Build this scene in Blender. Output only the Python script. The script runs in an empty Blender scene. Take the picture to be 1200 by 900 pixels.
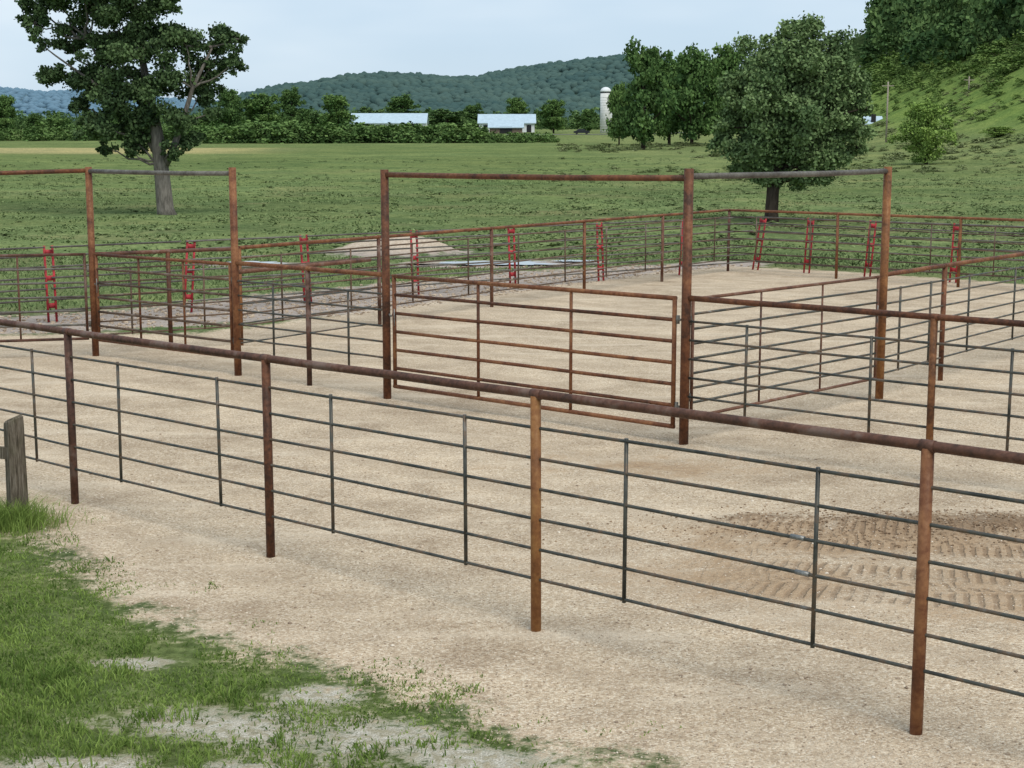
import bpy, bmesh, math, random
import numpy as np
from mathutils import Vector, Matrix

random.seed(7)
scene = bpy.context.scene
COL = scene.collection
H = 3.5

# ------------------------------------------------------------------ noise
def _hash(ix, iy, seed):
    h = np.sin(ix * 127.1 + iy * 311.7 + seed * 74.7) * 43758.5453
    return h - np.floor(h)
def vnoise(x, y, seed=0):
    ix = np.floor(x); iy = np.floor(y)
    fx = x - ix; fy = y - iy
    fx = fx * fx * (3 - 2 * fx); fy = fy * fy * (3 - 2 * fy)
    a = _hash(ix, iy, seed); b = _hash(ix + 1, iy, seed)
    c = _hash(ix, iy + 1, seed); d = _hash(ix + 1, iy + 1, seed)
    return (a * (1 - fx) + b * fx) * (1 - fy) + (c * (1 - fx) + d * fx) * fy
def fbm(x, y, seed=0, o=4):
    s = 0; a = .5; t = 0
    for i in range(o):
        s = s + a * vnoise(x, y, seed + i * 3); t += a
        x = x * 2.03 + 5.1; y = y * 2.03 + 1.7; a *= .5
    return s / t
def sstep(a, b, x):
    t = np.clip((x - a) / (b - a), 0, 1)
    return t * t * (3 - 2 * t)

# ------------------------------------------------------------------ terrain
_rx = [-3000, -560, -440, -330, -275, -235, -160, -95, -38, 0, 38, 75, 125, 170, 220, 285, 380, 560, 3000]
_rz = [0, 0, 0, 10, 30, 42, 55, 58, 56, 61, 66, 71, 76, 66, 54, 48, 56, 60, 60]
_fx = [-9000, -2300, -1500, -1350, -1230, -1000, -750, -400, 0, 800, 9000]
_fz = [160, 150, 138, 125, 132, 105, 95, 80, 50, 40, 40]
def terrain(X, Y):
    X = np.asarray(X, float); Y = np.asarray(Y, float)
    z = np.interp(Y, [-1e4, 65, 120, 300, 500, 900, 1500, 9000], [0, 0, .6, 3.8, 8.5, 14, 20, 40])
    s = X - (66 + np.maximum(0, Y - 600) * .25)
    sp = 8 * np.log1p(np.exp(np.clip(s / 8, -30, 30))); sp = np.where(s > 200, s, sp)
    z = z + 78 * (1 - np.exp(-sp / 110)) * sstep(70, 210, Y) * (1 - .75 * sstep(650, 1000, Y)) + (fbm(X / 14, Y / 14, 4) - .5) * 3 * sstep(10, 40, s) * sstep(120, 220, Y)
    m = sstep(1100, 1720, Y)
    z = z + np.interp(X, _rx, _rz) * m * (1 - .5 * sstep(2000, 3600, Y)) + (fbm(X / 160, Y / 160, 9) - .5) * 22 * m * sstep(-560, -300, X)
    z = z + np.interp(X, _fx, _fz) * sstep(3300, 4600, Y)
    return z
def tz(x, y):
    return float(terrain(np.array([x]), np.array([y]))[0])

PAD = np.array([(0.78, 8.3), (0.1, 8.64), (-0.54, 9.26), (-1.6, 10.25), (-2.6, 11.02), (-3.56, 12.3), (-4.55, 13.9),
                (-6.2, 16.0), (-10, 19.5), (-18, 24.5), (-22, 26), (-20, 29), (-13, 28.5), (-6.0, 29.0), (-3.0, 33.0), (0.9, 38.8),
                (4.5, 43.7), (6.5, 45.6), (9, 43.8), (14, 38.8), (30, 24), (24, 4), (8, 1), (3, 5.5)])
def sdf(X, Y, P):
    d = np.full(X.shape, 1e9); inside = np.zeros(X.shape, bool)
    n = len(P)
    for i in range(n):
        ax, ay = P[i]; bx, by = P[(i + 1) % n]
        ex, ey = bx - ax, by - ay
        t = np.clip(((X - ax) * ex + (Y - ay) * ey) / (ex * ex + ey * ey), 0, 1)
        d = np.minimum(d, np.hypot(X - ax - t * ex, Y - ay - t * ey))
        c = ((ay > Y) != (by > Y)) & (X < (bx - ax) * (Y - ay) / (by - ay + 1e-12) + ax)
        inside ^= c
    return np.where(inside, d, -d)

def ell(X, Y, cx, cy, rx, ry, ang=0):
    c, s = math.cos(ang), math.sin(ang)
    dx = X - cx; dy = Y - cy
    u = (dx * c + dy * s) / rx; v = (-dx * s + dy * c) / ry
    return np.clip(1 - np.sqrt(u * u + v * v), -1.5, 1)
SAND = [(-1.75, 8.95, .65, .28), (-2.55, 8.35, .5, .16), (-0.85, 8.75, .65, .3), (-0.2, 8.45, .55, .22), (-1.5, 8.3, .5, .14), (-1.2, 9.5, .35, .2), (-2.6, 10.1, .25, .12)]
def sandmask(X, Y):
    m = np.full(X.shape, -1.5)
    for a in SAND: m = np.maximum(m, ell(X, Y, *a))
    return m
PUD = [(-.6, 46.6, 1.9, .9), (-7.9, 46.6, 1.0, .7), (1.9, 47.6, .7, .4), (-2.9, 46.6, .5, .4)]
RIPL = [(-22, 29.5), (-13, 30.2), (-9.3, 30.4), (-6.3, 32.6), (-3.5, 35.2), (-.8, 38.0), (1.8, 40.6), (4.2, 43.4), (6.6, 46.5)]
RIPW = [1.2, 1.5, 1.7, 2.2, 3.0, 3.4, 3.2, 2.4, 1.2]
def ripsd(X, Y):
    rip = np.full(X.shape, -9.0)
    for i in range(len(RIPL) - 1):
        (ax, ay), (bx, by) = RIPL[i], RIPL[i + 1]
        t = np.clip(((X - ax) * (bx - ax) + (Y - ay) * (by - ay)) / ((bx - ax) ** 2 + (by - ay) ** 2), 0, 1)
        rip = np.maximum(rip, RIPW[i] * (1 - t) + RIPW[i + 1] * t - np.hypot(X - ax - t * (bx - ax), Y - ay - t * (by - ay)))
    rip = np.maximum(rip, ell(X, Y, -3.7, 51.5, 2.5, 3.2) * 2)
    for a in PUD: rip = np.maximum(rip, (ell(X, Y, *a) + .7) * 1.3)
    return rip

# ------------------------------------------------------------------ mesh helpers
def np_mesh(name, V, F, mat=None, smooth=False, attrs=None):
    V = np.asarray(V, np.float32); F = np.asarray(F, np.int32)
    me = bpy.data.meshes.new(name)
    k = F.shape[1]
    me.vertices.add(len(V)); me.vertices.foreach_set("co", V.ravel())
    me.loops.add(F.size); me.loops.foreach_set("vertex_index", F.ravel())
    me.polygons.add(len(F))
    me.polygons.foreach_set("loop_start", np.arange(0, F.size, k, dtype=np.int32))
    me.polygons.foreach_set("loop_total", np.full(len(F), k, np.int32))
    me.polygons.foreach_set("use_smooth", np.full(len(F), smooth, bool))
    me.update(calc_edges=True)
    if attrs:
        for an, av in attrs.items():
            av = np.asarray(av, np.float32)
            if av.ndim == 1:
                a = me.attributes.new(an, 'FLOAT', 'POINT'); a.data.foreach_set("value", av)
            else:
                a = me.attributes.new(an, 'FLOAT_COLOR', 'POINT')
                c4 = np.ones((len(av), 4), np.float32); c4[:, :3] = av
                a.data.foreach_set("color", c4.ravel())
    if mat: me.materials.append(mat)
    return me

class MB:
    def __init__(s): s.v = []; s.f = []; s.m = []
    def add(s, vs, fs, mi=0):
        o = len(s.v); s.v += [tuple(v) for v in vs]
        s.f += [tuple(i + o for i in f) for f in fs]; s.m += [mi] * len(fs)
    def tube(s, pts, rad, seg=10, mi=0, caps=True):
        pts = [Vector(p) for p in pts]; n = len(pts)
        if not hasattr(rad, '__len__'): rad = [rad] * n
        vs = []; up = None
        for i in range(n):
            t = (pts[min(i + 1, n - 1)] - pts[max(i - 1, 0)]).normalized()
            if up is None:
                up = Vector((0, 0, 1)) if abs(t.z) < .9 else Vector((1, 0, 0))
            a = t.cross(up).normalized(); b = a.cross(t).normalized(); up = b
            for j in range(seg):
                q = 2 * math.pi * j / seg
                vs.append(pts[i] + (a * math.cos(q) + b * math.sin(q)) * rad[i])
        fs = []
        for i in range(n - 1):
            for j in range(seg):
                fs.append((i * seg + j, i * seg + (j + 1) % seg, (i + 1) * seg + (j + 1) % seg, (i + 1) * seg + j))
        if caps:
            fs.append(tuple(range(seg - 1, -1, -1))); fs.append(tuple((n - 1) * seg + j for j in range(seg)))
        s.add(vs, fs, mi)
    def box(s, c, d, ang=0, mi=0):
        cx, cy, cz = c; dx, dy, dz = d[0] / 2, d[1] / 2, d[2] / 2
        ca, sa = math.cos(ang), math.sin(ang); vs = []
        for z in (-dz, dz):
            for x, y in ((-dx, -dy), (dx, -dy), (dx, dy), (-dx, dy)):
                vs.append((cx + x * ca - y * sa, cy + x * sa + y * ca, cz + z))
        s.add(vs, [(3, 2, 1, 0), (4, 5, 6, 7), (0, 1, 5, 4), (1, 2, 6, 5), (2, 3, 7, 6), (3, 0, 4, 7)], mi)
    def mesh(s, name, mats, smooth=False):
        me = bpy.data.meshes.new(name); me.from_pydata(s.v, [], s.f)
        for m in (mats if isinstance(mats, (list, tuple)) else [mats]): me.materials.append(m)
        me.polygons.foreach_set("material_index", s.m)
        if smooth:
            me.polygons.foreach_set("use_smooth", [len(f) == 4 for f in s.f])
        me.update(); return me

def link(name, data, parent=None, loc=None, **props):
    o = bpy.data.objects.new(name, data); COL.objects.link(o)
    if loc is not None: o.location = loc
    if parent is not None:
        o.parent = parent
    for k, v in props.items(): o[k] = v
    return o
def empty(name, loc, label, category, group=None):
    e = bpy.data.objects.new(name, None); e.empty_display_size = .3; COL.objects.link(e); e.location = loc
    e["label"] = label; e["category"] = category
    if group: e["group"] = group
    return e

# ------------------------------------------------------------------ materials
def nmat(name):
    m = bpy.data.materials.new(name); m.use_nodes = True; nt = m.node_tree; nt.nodes.clear()
    return m, nt
class G:
    def __init__(s, nt): s.nt = nt
    def n(s, t, **p):
        nd = s.nt.nodes.new(t)
        for k, v in p.items(): setattr(nd, k, v)
        return nd
    def set(s, sock, v):
        if isinstance(v, bpy.types.NodeSocket): s.nt.links.new(v, sock)
        elif v is not None:
            if hasattr(sock.default_value, '__len__') and hasattr(v, '__len__') and len(v) == 3 and len(sock.default_value) == 4: v = (*v, 1)
            sock.default_value = v
    def pos(s): return s.n('ShaderNodeNewGeometry').outputs['Position']
    def noise(s, vec, scale, detail=4, rough=.55, out='Fac', dist=0):
        nd = s.n('ShaderNodeTexNoise'); s.set(nd.inputs['Vector'], vec); nd.inputs['Scale'].default_value = scale
        nd.inputs['Detail'].default_value = detail; nd.inputs['Roughness'].default_value = rough; nd.inputs['Distortion'].default_value = dist
        return nd.outputs[out]
    def math(s, op, a, b=0.0, c=None, clamp=False):
        nd = s.n('ShaderNodeMath', operation=op, use_clamp=clamp); s.set(nd.inputs[0], a); s.set(nd.inputs[1], b)
        if c is not None: s.set(nd.inputs[2], c)
        return nd.outputs[0]
    def rng(s, v, a, b, c=0.0, d=1.0):
        nd = s.n('ShaderNodeMapRange', interpolation_type='SMOOTHSTEP')
        s.set(nd.inputs['Value'], v); nd.inputs['From Min'].default_value = a; nd.inputs['From Max'].default_value = b
        nd.inputs['To Min'].default_value = c; nd.inputs['To Max'].default_value = d
        return nd.outputs['Result']
    def mix(s, f, a, b, mode='MIX'):
        nd = s.n('ShaderNodeMix', data_type='RGBA', blend_type=mode)
        s.set(nd.inputs[0], f); s.set(nd.inputs[6], a); s.set(nd.inputs[7], b)
        return nd.outputs[2]
    def ramp(s, v, stops):
        nd = s.n('ShaderNodeValToRGB'); s.set(nd.inputs[0], v); cr = nd.color_ramp
        while len(cr.elements) < len(stops): cr.elements.new(.5)
        for e, (p, c) in zip(cr.elements, stops): e.position = p; e.color = (*c, 1)
        return nd.outputs[0]
    def attr(s, name, out='Fac'):
        return s.n('ShaderNodeAttribute', attribute_name=name).outputs[out]
    def mapv(s, vec, scale=(1, 1, 1), rot=(0, 0, 0)):
        nd = s.n('ShaderNodeMapping'); s.set(nd.inputs['Vector'], vec); nd.inputs['Scale'].default_value = scale; nd.inputs['Rotation'].default_value = rot
        return nd.outputs[0]
    def bump(s, h, strength=.5, dist=.01, normal=None):
        nd = s.n('ShaderNodeBump'); s.set(nd.inputs['Height'], h); nd.inputs['Strength'].default_value = strength; nd.inputs['Distance'].default_value = dist
        if normal is not None: s.set(nd.inputs['Normal'], normal)
        return nd.outputs[0]
    def out(s, col, rough=.8, metal=0.0, normal=None, spec=.3):
        b = s.n('ShaderNodeBsdfPrincipled'); s.set(b.inputs['Base Color'], col); s.set(b.inputs['Roughness'], rough)
        s.set(b.inputs['Metallic'], metal); b.inputs['Specular IOR Level'].default_value = spec
        if normal is not None: s.set(b.inputs['Normal'], normal)
        o = s.n('ShaderNodeOutputMaterial'); s.nt.links.new(b.outputs[0], o.inputs['Surface'])
    def outd(s, col, transl=None, normal=None):
        b = s.n('ShaderNodeBsdfDiffuse'); s.set(b.inputs[0], col); o = s.n('ShaderNodeOutputMaterial'); sh = b.outputs[0]
        if normal is not None: s.set(b.inputs['Normal'], normal)
        if transl:
            t = s.n('ShaderNodeBsdfTranslucent'); s.set(t.inputs[0], col)
            mx = s.n('ShaderNodeMixShader'); mx.inputs[0].default_value = transl
            s.nt.links.new(b.outputs[0], mx.inputs[1]); s.nt.links.new(t.outputs[0], mx.inputs[2]); sh = mx.outputs[0]
        s.nt.links.new(sh, o.inputs['Surface'])

def rust(name, c1, c2, c3, steel=0.0):
    m, nt = nmat(name); g = G(nt); p = g.pos()
    ob = g.n('ShaderNodeObjectInfo').outputs['Random']
    n1 = g.noise(p, 3.2, 4, .65); n2 = g.noise(p, 26, 4, .7)
    v = g.math('ADD', g.math('MULTIPLY', n1, .65), g.math('MULTIPLY', n2, .38))
    v = g.math('ADD', v, g.math('MULTIPLY', g.math('SUBTRACT', ob, .5), .14))
    col = g.ramp(v, [(.36, c1), (.52, c2), (.68, c3)])
    if steel:
        col = g.mix(g.rng(n1, .52, .66, 0, steel), col, (.19, .175, .16))
    g.out(col, g.rng(n2, .3, .7, .72, .5), .0, g.bump(n2, .3, .005), .3)
    return m
M_rust = rust("rusty_pipe", (.05, .022, .013), (.15, .055, .024), (.27, .12, .05))
M_rust_o = rust("orange_rust_pipe", (.08, .033, .014), (.21, .085, .029), (.34, .165, .055))
M_rust_d = rust("dark_rust_pipe", (.045, .024, .017), (.12, .052, .032), (.2, .095, .055), .35)
M_greyp = rust("weathered_grey_pipe", (.055, .046, .038), (.11, .10, .085), (.19, .18, .155))
def rodmat():
    m, nt = nmat("dark_steel_rod"); g = G(nt); p = g.pos()
    n = g.noise(p, 5, 3, .7)
    col = g.ramp(n, [(.35, (.035, .036, .03)), (.5, (.075, .075, .062)), (.6, (.12, .08, .05)), (.72, (.16, .155, .14))])
    g.out(col, .45, .2, None, .45); return m
M_rod = rodmat()
M_rodr = rust("rusted_thin_rod", (.05, .035, .025), (.11, .07, .045), (.19, .12, .075), .5)
def simple(name, col, rough=.6, metal=0, var=.25, sc=8, bump=0, spec=.3):
    m, nt = nmat(name); g = G(nt); p = g.pos(); n = g.noise(p, sc, 4, .6)
    c = g.mix(g.rng(n, .3, .7), tuple(x * (1 - var) for x in col), tuple(min(1, x * (1 + var)) for x in col))
    g.out(c, rough, metal, g.bump(n, .4, bump) if bump else None, spec); return m
M_red = simple("faded_red_paint", (.36, .033, .04), .65, 0, .4, 7)
M_galv = simple("worn_steel_coupling", (.22, .22, .21), .4, .5, .3, 30)
def woodmat():
    m, nt = nmat("weathered_wood"); g = G(nt); p = g.pos()
    n = g.noise(g.mapv(p, (1, 1, .08)), 60, 5, .7); n2 = g.noise(p, 6, 4)
    c = g.ramp(n, [(.32, (.03, .024, .017)), (.5, (.13, .105, .078)), (.75, (.27, .235, .19))])
    c = g.mix(g.rng(n2, .5, .75, 0, .4), c, (.09, .09, .045))
    g.out(c, .9, 0, g.bump(n, 1, .015), .15); return m
M_wood = woodmat()
def leafmat(name, dark, light, tr=.0):
    m, nt = nmat(name); g = G(nt); g.outd(g.mix(g.attr('tint'), dark, light), tr); return m
def barkmat(name, c):
    m, nt = nmat(name); g = G(nt); p = g.pos()
    n = g.noise(g.mapv(p, (1, 1, .2)), 9, 4, .7)
    g.out(g.ramp(n, [(.3, tuple(x * .35 for x in c)), (.6, c), (.8, tuple(x * 1.4 for x in c))]), .95, 0, g.bump(n, .8, .06), .1); return m
M_bark = barkmat("grey_bark", (.2, .18, .155))
M_barkd = barkmat("dark_bark", (.07, .055, .043))
M_leafA = leafmat("dark_green_leaves", (.036, .064, .031), (.13, .195, .08))
M_leafB = leafmat("grey_green_leaves", (.085, .14, .058), (.22, .305, .13))
M_leafC = leafmat("mid_green_leaves", (.05, .105, .033), (.165, .26, .08))
M_leafD = leafmat("deep_green_leaves", (.04, .085, .03), (.13, .215, .07))
M_leafL = leafmat("light_green_leaves", (.12, .2, .05), (.27, .38, .10))
M_leafF = leafmat("woodland_leaves", (.038, .08, .033), (.145, .225, .08))
M_hedge = leafmat("hedge_leaves", (.06, .115, .038), (.17, .26, .085))
M_ridge = leafmat("haze_tinted_woodland", (.05, .092, .088), (.082, .13, .112))  # aerial haze is painted into these bluish leaf colours
M_farr = leafmat("blue_haze_tinted_woodland", (.12, .205, .27), (.14, .225, .29))  # stronger blue haze of the farthest ridge, put into the base colour
M_blade = leafmat("grass_blades", (.095, .155, .035), (.29, .39, .10), .25)
M_tuft = leafmat("pasture_tufts", (.10, .145, .058), (.22, .275, .12))
M_weed = leafmat("tall_weeds", (.12, .165, .06), (.27, .30, .15))

def groundmat():
    m, nt = nmat("gravel_and_grass_ground"); g = G(nt); p = g.pos()
    pad = g.attr('pad'); mud = g.attr('mud'); sand = g.attr('sand'); tone = g.attr('tone', 'Color'); rip = g.attr('rip')
    nA = g.noise(p, .4, 4, .6); nB = g.noise(p, 1.9, 4, .65); nC = g.noise(p, 11, 4, .7); nD = g.noise(p, 75, 2, .75)
    v1 = g.n('ShaderNodeTexVoronoi'); g.set(v1.inputs['Vector'], p); v1.inputs['Scale'].default_value = 68
    sv = g.n('ShaderNodeSeparateColor'); g.set(sv.inputs[0], v1.outputs['Color'])
    st = g.math('ADD', g.math('MULTIPLY', sv.outputs[0], .58), g.math('MULTIPLY', nD, .42))
    stone = g.ramp(st, [(.10, (.27, .195, .13)), (.32, (.45, .35, .25)), (.58, (.56, .45, .325)), (.88, (.78, .69, .56))])
    damp = g.ramp(g.math('ADD', g.math('MULTIPLY', nA, .5), g.math('MULTIPLY', nB, .5)), [(.36, (.72, .69, .66)), (.48, (.94, .93, .91)), (.62, (1.13, 1.12, 1.09))])
    grav = g.mix(1.0, stone, damp, 'MULTIPLY')
    grav = g.mix(g.rng(nC, .5, .75, 0, .38), grav, (.34, .25, .17))
    nS = g.noise(g.mapv(p, (.35, 1.6, 1), (0, 0, .72)), 1.1, 4, .6)
    grav = g.mix(g.rng(nS, .5, .68, 0, .45), grav, (.69, .58, .44))
    # faint wheel ruts running along the pen
    wr = g.math('SINE', g.math('ADD', g.attr('rut'), g.math('MULTIPLY', nB, 2.2)))
    grav = g.mix(g.math('MULTIPLY', g.rng(wr, .55, .95), g.rng(nA, .42, .6, 0, .4)), grav, (.37, .285, .2))
    mudn = g.math('ADD', mud, g.math('MULTIPLY', g.math('SUBTRACT', nB, .5), 1.9))
    mudn = g.math('ADD', mudn, g.math('MULTIPLY', g.math('SUBTRACT', nC, .5), .8))
    mm = g.rng(mudn, -.1, .65)
    ta = g.attr('tarc'); tl = g.attr('tlat')
    ph = g.math('ADD', g.math('MULTIPLY', ta, 62.0), g.math('MULTIPLY', tl, 9.0))
    ph = g.math('ADD', ph, g.math('MULTIPLY', nB, 6.0))
    ph = g.math('ADD', ph, g.math('MULTIPLY', nC, 1.4))
    lug = g.rng(g.math('SINE', ph), -.2, .9)
    band = g.math('MULTIPLY', g.math('SUBTRACT', 1.0, g.rng(g.math('ABSOLUTE', tl), .15, .24)), g.attr('track'))
    band = g.math('MULTIPLY', band, g.rng(g.math('ADD', g.math('MULTIPLY', nB, .7), g.math('MULTIPLY', nC, .3)), .36, .52))
    trk = g.math('MULTIPLY', lug, band)
    mcol = g.ramp(nC, [(.3, (.22, .14, .082)), (.5, (.35, .235, .14)), (.7, (.49, .36, .235))])
    grav = g.mix(g.math('MULTIPLY', mm, .8), grav, mcol)
    dk = g.rng(g.math('ADD', g.attr('dirt'), g.math('MULTIPLY', g.math('SUBTRACT', nC, .5), 2.2)), .0, .9, 0, .7)
    grav = g.mix(dk, grav, (.16, .108, .07))
    grav = g.mix(g.math('MULTIPLY', band, .3), grav, (.40, .285, .185))
    grav = g.mix(g.math('MULTIPLY', trk, .5), grav, (.17, .112, .073))
    ripc = g.ramp(st, [(.1, (.18, .15, .13)), (.5, (.33, .285, .25)), (.9, (.52, .46, .41))])
    ripc = g.mix(g.rng(nB, .4, .65, 0, .7), ripc, (.46, .38, .32))
    ripc = g.mix(g.attr('heap'), ripc, g.mix(g.rng(nC, .35, .65), (.42, .33, .24), (.62, .52, .41)))
    gd = g.mix(g.rng(nC, .3, .7), (.65, .65, .6), (1.3, 1.28, 1.2))
    gb = g.mix(g.rng(g.noise(p, .16, 5, .7), .35, .65), (.82, .87, .84), (1.2, 1.14, 1.05))
    ge = g.mix(g.rng(nB, .36, .64), (.74, .79, .76), (1.26, 1.21, 1.22))
    grass = g.mix(1.0, g.mix(1.0, g.mix(1.0, tone, gd, 'MULTIPLY'), gb, 'MULTIPLY'), ge, 'MULTIPLY')
    soil = g.mix(g.rng(nD, .35, .65), (.34, .31, .245), (.64, .60, .52))
    soil = g.mix(g.rng(nC, .38, .62, 0, .8), soil, (.27, .24, .15))
    sn = g.math('ADD', g.math('MULTIPLY', g.math('SUBTRACT', nC, .5), 2.8), g.math('MULTIPLY', g.math('SUBTRACT', nB, .5), 2.2))
    sm = g.rng(g.math('ADD', g.math('MULTIPLY', sand, .8), sn), -.3, .35)
    grass = g.mix(sm, grass, soil)
    base = g.mix(g.rng(g.math('ADD', rip, g.math('MULTIPLY', g.math('SUBTRACT', nB, .5), 2.4)), -.2, .5), grass, ripc)
    pe = g.math('ADD', pad, g.math('MULTIPLY', g.math('SUBTRACT', nB, .5), 1.5))
    pe = g.math('ADD', pe, g.math('MULTIPLY', g.math('SUBTRACT', nC, .5), 1.3))
    pm = g.rng(pe, -.25, .25)
    col = g.mix(pm, base, grav)
    hgt = g.math('ADD', g.math('MULTIPLY', v1.outputs['Distance'], -.45), g.math('MULTIPLY', nC, 1.6))
    hgt = g.math('ADD', hgt, g.math('MULTIPLY', trk, -1.0))
    g.outd(col, None, g.bump(hgt, .8, .022))
    return m
M_ground = groundmat()

# ------------------------------------------------------------------ ground sheet
def axis(lo, hi, step, far_lo, far_hi, gr=1.09):
    a = list(np.arange(lo, hi, step)); s = step
    v = hi
    while v < far_hi: a.append(v); s *= gr; v += s
    a.append(far_hi)
    v = lo; s = step; b = []
    while v > far_lo: s *= gr * 1.02; v -= s; b.append(v)
    return np.array(sorted(b + a))
gx = axis(-12, 14, .13, -7000, 7000, 1.07)
gy = axis(6, 30, .13, -60, 9000, 1.02)
GX, GY = np.meshgrid(gx, gy)
fx_, fy_ = GX.ravel(), GY.ravel()
padd = sdf(fx_, fy_, PAD)
zz = terrain(fx_, fy_)
near = (fy_ < 140) & (np.abs(fx_) < 120)
pudm = np.zeros_like(fx_)
for a in PUD: pudm = np.maximum(pudm, sstep(-1.4, -.6, ell(fx_, fy_, *a)))
rough = (fbm(fx_ / 1.3, fy_ / 1.3, 2) - .5) * .07 + (fbm(fx_ / .35, fy_ / .35, 5, 2) - .5) * .02
rough_f = (fbm(fx_ / 2.5, fy_ / 2.5, 3) - .5) * .26
inside = sstep(-.5, .5, padd)
zz = zz + np.where(near, inside * rough * .7 + (1 - inside) * rough_f * sstep(1, 6, -padd) * (1 - pudm) - pudm * .03, 0)
mound = np.clip(ell(fx_, fy_, -3.7, 51.6, 2.5, 2.6) + (fbm(fx_ / .9, fy_ / .9, 15) - .5) * .6, 0, 1); zz += sstep(0, .8, mound) * .5
mud = np.maximum.reduce([ell(fx_, fy_, 3.4, 13.5, 2.4, .9, .05), ell(fx_, fy_, 2.0, 12.2, 1.5, .9, -.3) * .6, ell(fx_, fy_, 4.6, 11.8, 2.6, 1.2, 0) * .6, ell(fx_, fy_, 1.6, 16.6, 1.6, .7, -.2) * .5,
                         ell(fx_, fy_, 6.2, 13.4, 1.8, .9, 0)])
dirt = np.maximum(ell(fx_, fy_, 4.4, 14.0, 2.4, .7, -.04), ell(fx_, fy_, 2.4, 14.2, .9, .35, .1) * .8)
tcx, tcy = 5.5, 27.0
rr_ = np.hypot(fx_ - tcx, fy_ - tcy); ang_ = np.arctan2(fx_ - tcx, -(fy_ - tcy))
tl = np.full(fx_.shape, 9.0)
for R_ in [13.35, 14.0, 14.8, 15.5]:
    d = rr_ - R_; tl = np.where(np.abs(d) < np.abs(tl), d, tl)
trk = sstep(-.30, -.18, ang_) * (1 - sstep(.35, .5, ang_)) * (fy_ < 20)
zz += np.where(near, np.clip(mud, 0, 1) * (fbm(fx_ / .25, fy_ / .25, 8, 3) - .45) * .10 + sstep(0, .8, dirt) * (.02 + .13 * (fbm(fx_ / .28, fy_ / .28, 18, 3) - .35)), 0)
sand = sandmask(fx_, fy_)
rip = ripsd(fx_, fy_)
tone = np.zeros((len(fx_), 3)); tone[:] = (.142, .186, .086)
lf = fbm(fx_ / 18, fy_ / 18, 21)[:, None]; lf2 = fbm(fx_ / 6, fy_ / 3.2, 31)[:, None]
tone *= (.72 + .5 * lf) * (.78 + .45 * lf2)
def lay(m, c):
    global tone
    m = m[:, None]; tone = tone * (1 - m) + np.array(c) * m
lay(sstep(.54, .7, fbm(fx_ / 5, fy_ / 5, 61)) * .35 * (fy_ < 160), (.2, .18, .11))
lay(((fy_ < 20) & (padd < 0)) * .8, (.135, .165, .065))
lay(sstep(90, 160, fy_ + 30 * (fbm(fx_ / 20, fy_ / 20, 43) - .5)) * .4, (.165, .21, .085))
lay(sstep(110, 150, fy_ + 30 * (fbm(fx_ / 20, fy_ / 20, 43) - .5)) * sstep(8, 20, fx_) * .5, (.2, .23, .11))
lay(sstep(.5, .62, fbm(fx_ / 30, fy_ / 9, 48)) * (fy_ > 90) * (fy_ < 320) * .3, (.10, .15, .06))
lay(sstep(222, 236, fy_ + 16 * (fbm(fx_ / 30, fy_ / 30, 41) - .5)) * sstep(-28, -56, fx_) * (1 - sstep(268, 276, fy_)) * .8, (.42, .36, .2))
s_ = fx_ - (66 + np.maximum(0, fy_ - 600) * .25)
lay(sstep(-8, 6, s_) * (fy_ > 120) * .95, (.155, .225, .068))
lay(sstep(2, 20, s_) * (fy_ > 150) * sstep(.4, .6, fbm(fx_ / 6, fy_ / 8, 47)) * .5, (.10, .155, .05))
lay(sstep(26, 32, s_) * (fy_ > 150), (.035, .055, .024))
lay(sstep(1050, 1200, fy_), (.05, .085, .075))  # ridge ground tone, with distance haze painted in
lay(sstep(3000, 3400, fy_), (.13, .21, .275))  # farthest ground: bluer haze painted into the tone
ny, nx = GX.shape
idx = np.arange(nx * ny).reshape(ny, nx)
F = np.stack([idx[:-1, :-1].ravel(), idx[:-1, 1:].ravel(), idx[1:, 1:].ravel(), idx[1:, :-1].ravel()], 1)
rut = (fx_ * .667 + fy_ * .745) * 3.3
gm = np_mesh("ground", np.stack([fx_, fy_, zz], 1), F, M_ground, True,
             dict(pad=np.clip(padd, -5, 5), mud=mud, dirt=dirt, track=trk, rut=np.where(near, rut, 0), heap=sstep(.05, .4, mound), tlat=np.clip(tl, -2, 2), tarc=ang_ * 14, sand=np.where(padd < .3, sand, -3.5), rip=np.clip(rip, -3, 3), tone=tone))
link("ground", gm, kind="structure")

mw, nt = nmat("puddle_water"); g = G(nt); g.out((.3, .29, .27), .03, 0, None, 1.0)
for cx, cy, rx, ry in PUD:
    b = MB(); n = 48; vs = []
    for i in range(n):
        a = 2 * math.pi * i / n; k = .3 + 1.3 * float(fbm(np.array([math.cos(a) * 4.4 + cx]), np.array([math.sin(a) * 4.4 + cy]), 6)[0])
        vs.append((cx + rx * k * math.cos(a), cy + ry * k * math.sin(a), tz(cx, cy) + .02))
    b.add(vs, [tuple(range(n))]); link("water", b.mesh("water", mw), kind="structure")

# ------------------------------------------------------------------ fences
def jitter_path(p0, p1, n, amp):
    p0 = Vector(p0); p1 = Vector(p1); out = []
    for i in range(n + 1):
        t = i / n; p = p0.lerp(p1, t)
        if 0 < i < n: p += Vector((0, 0, random.uniform(-amp, amp)))
        out.append(p)
    return out
def local(pts, o): return [Vector(p) - Vector(o) for p in pts]

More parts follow.
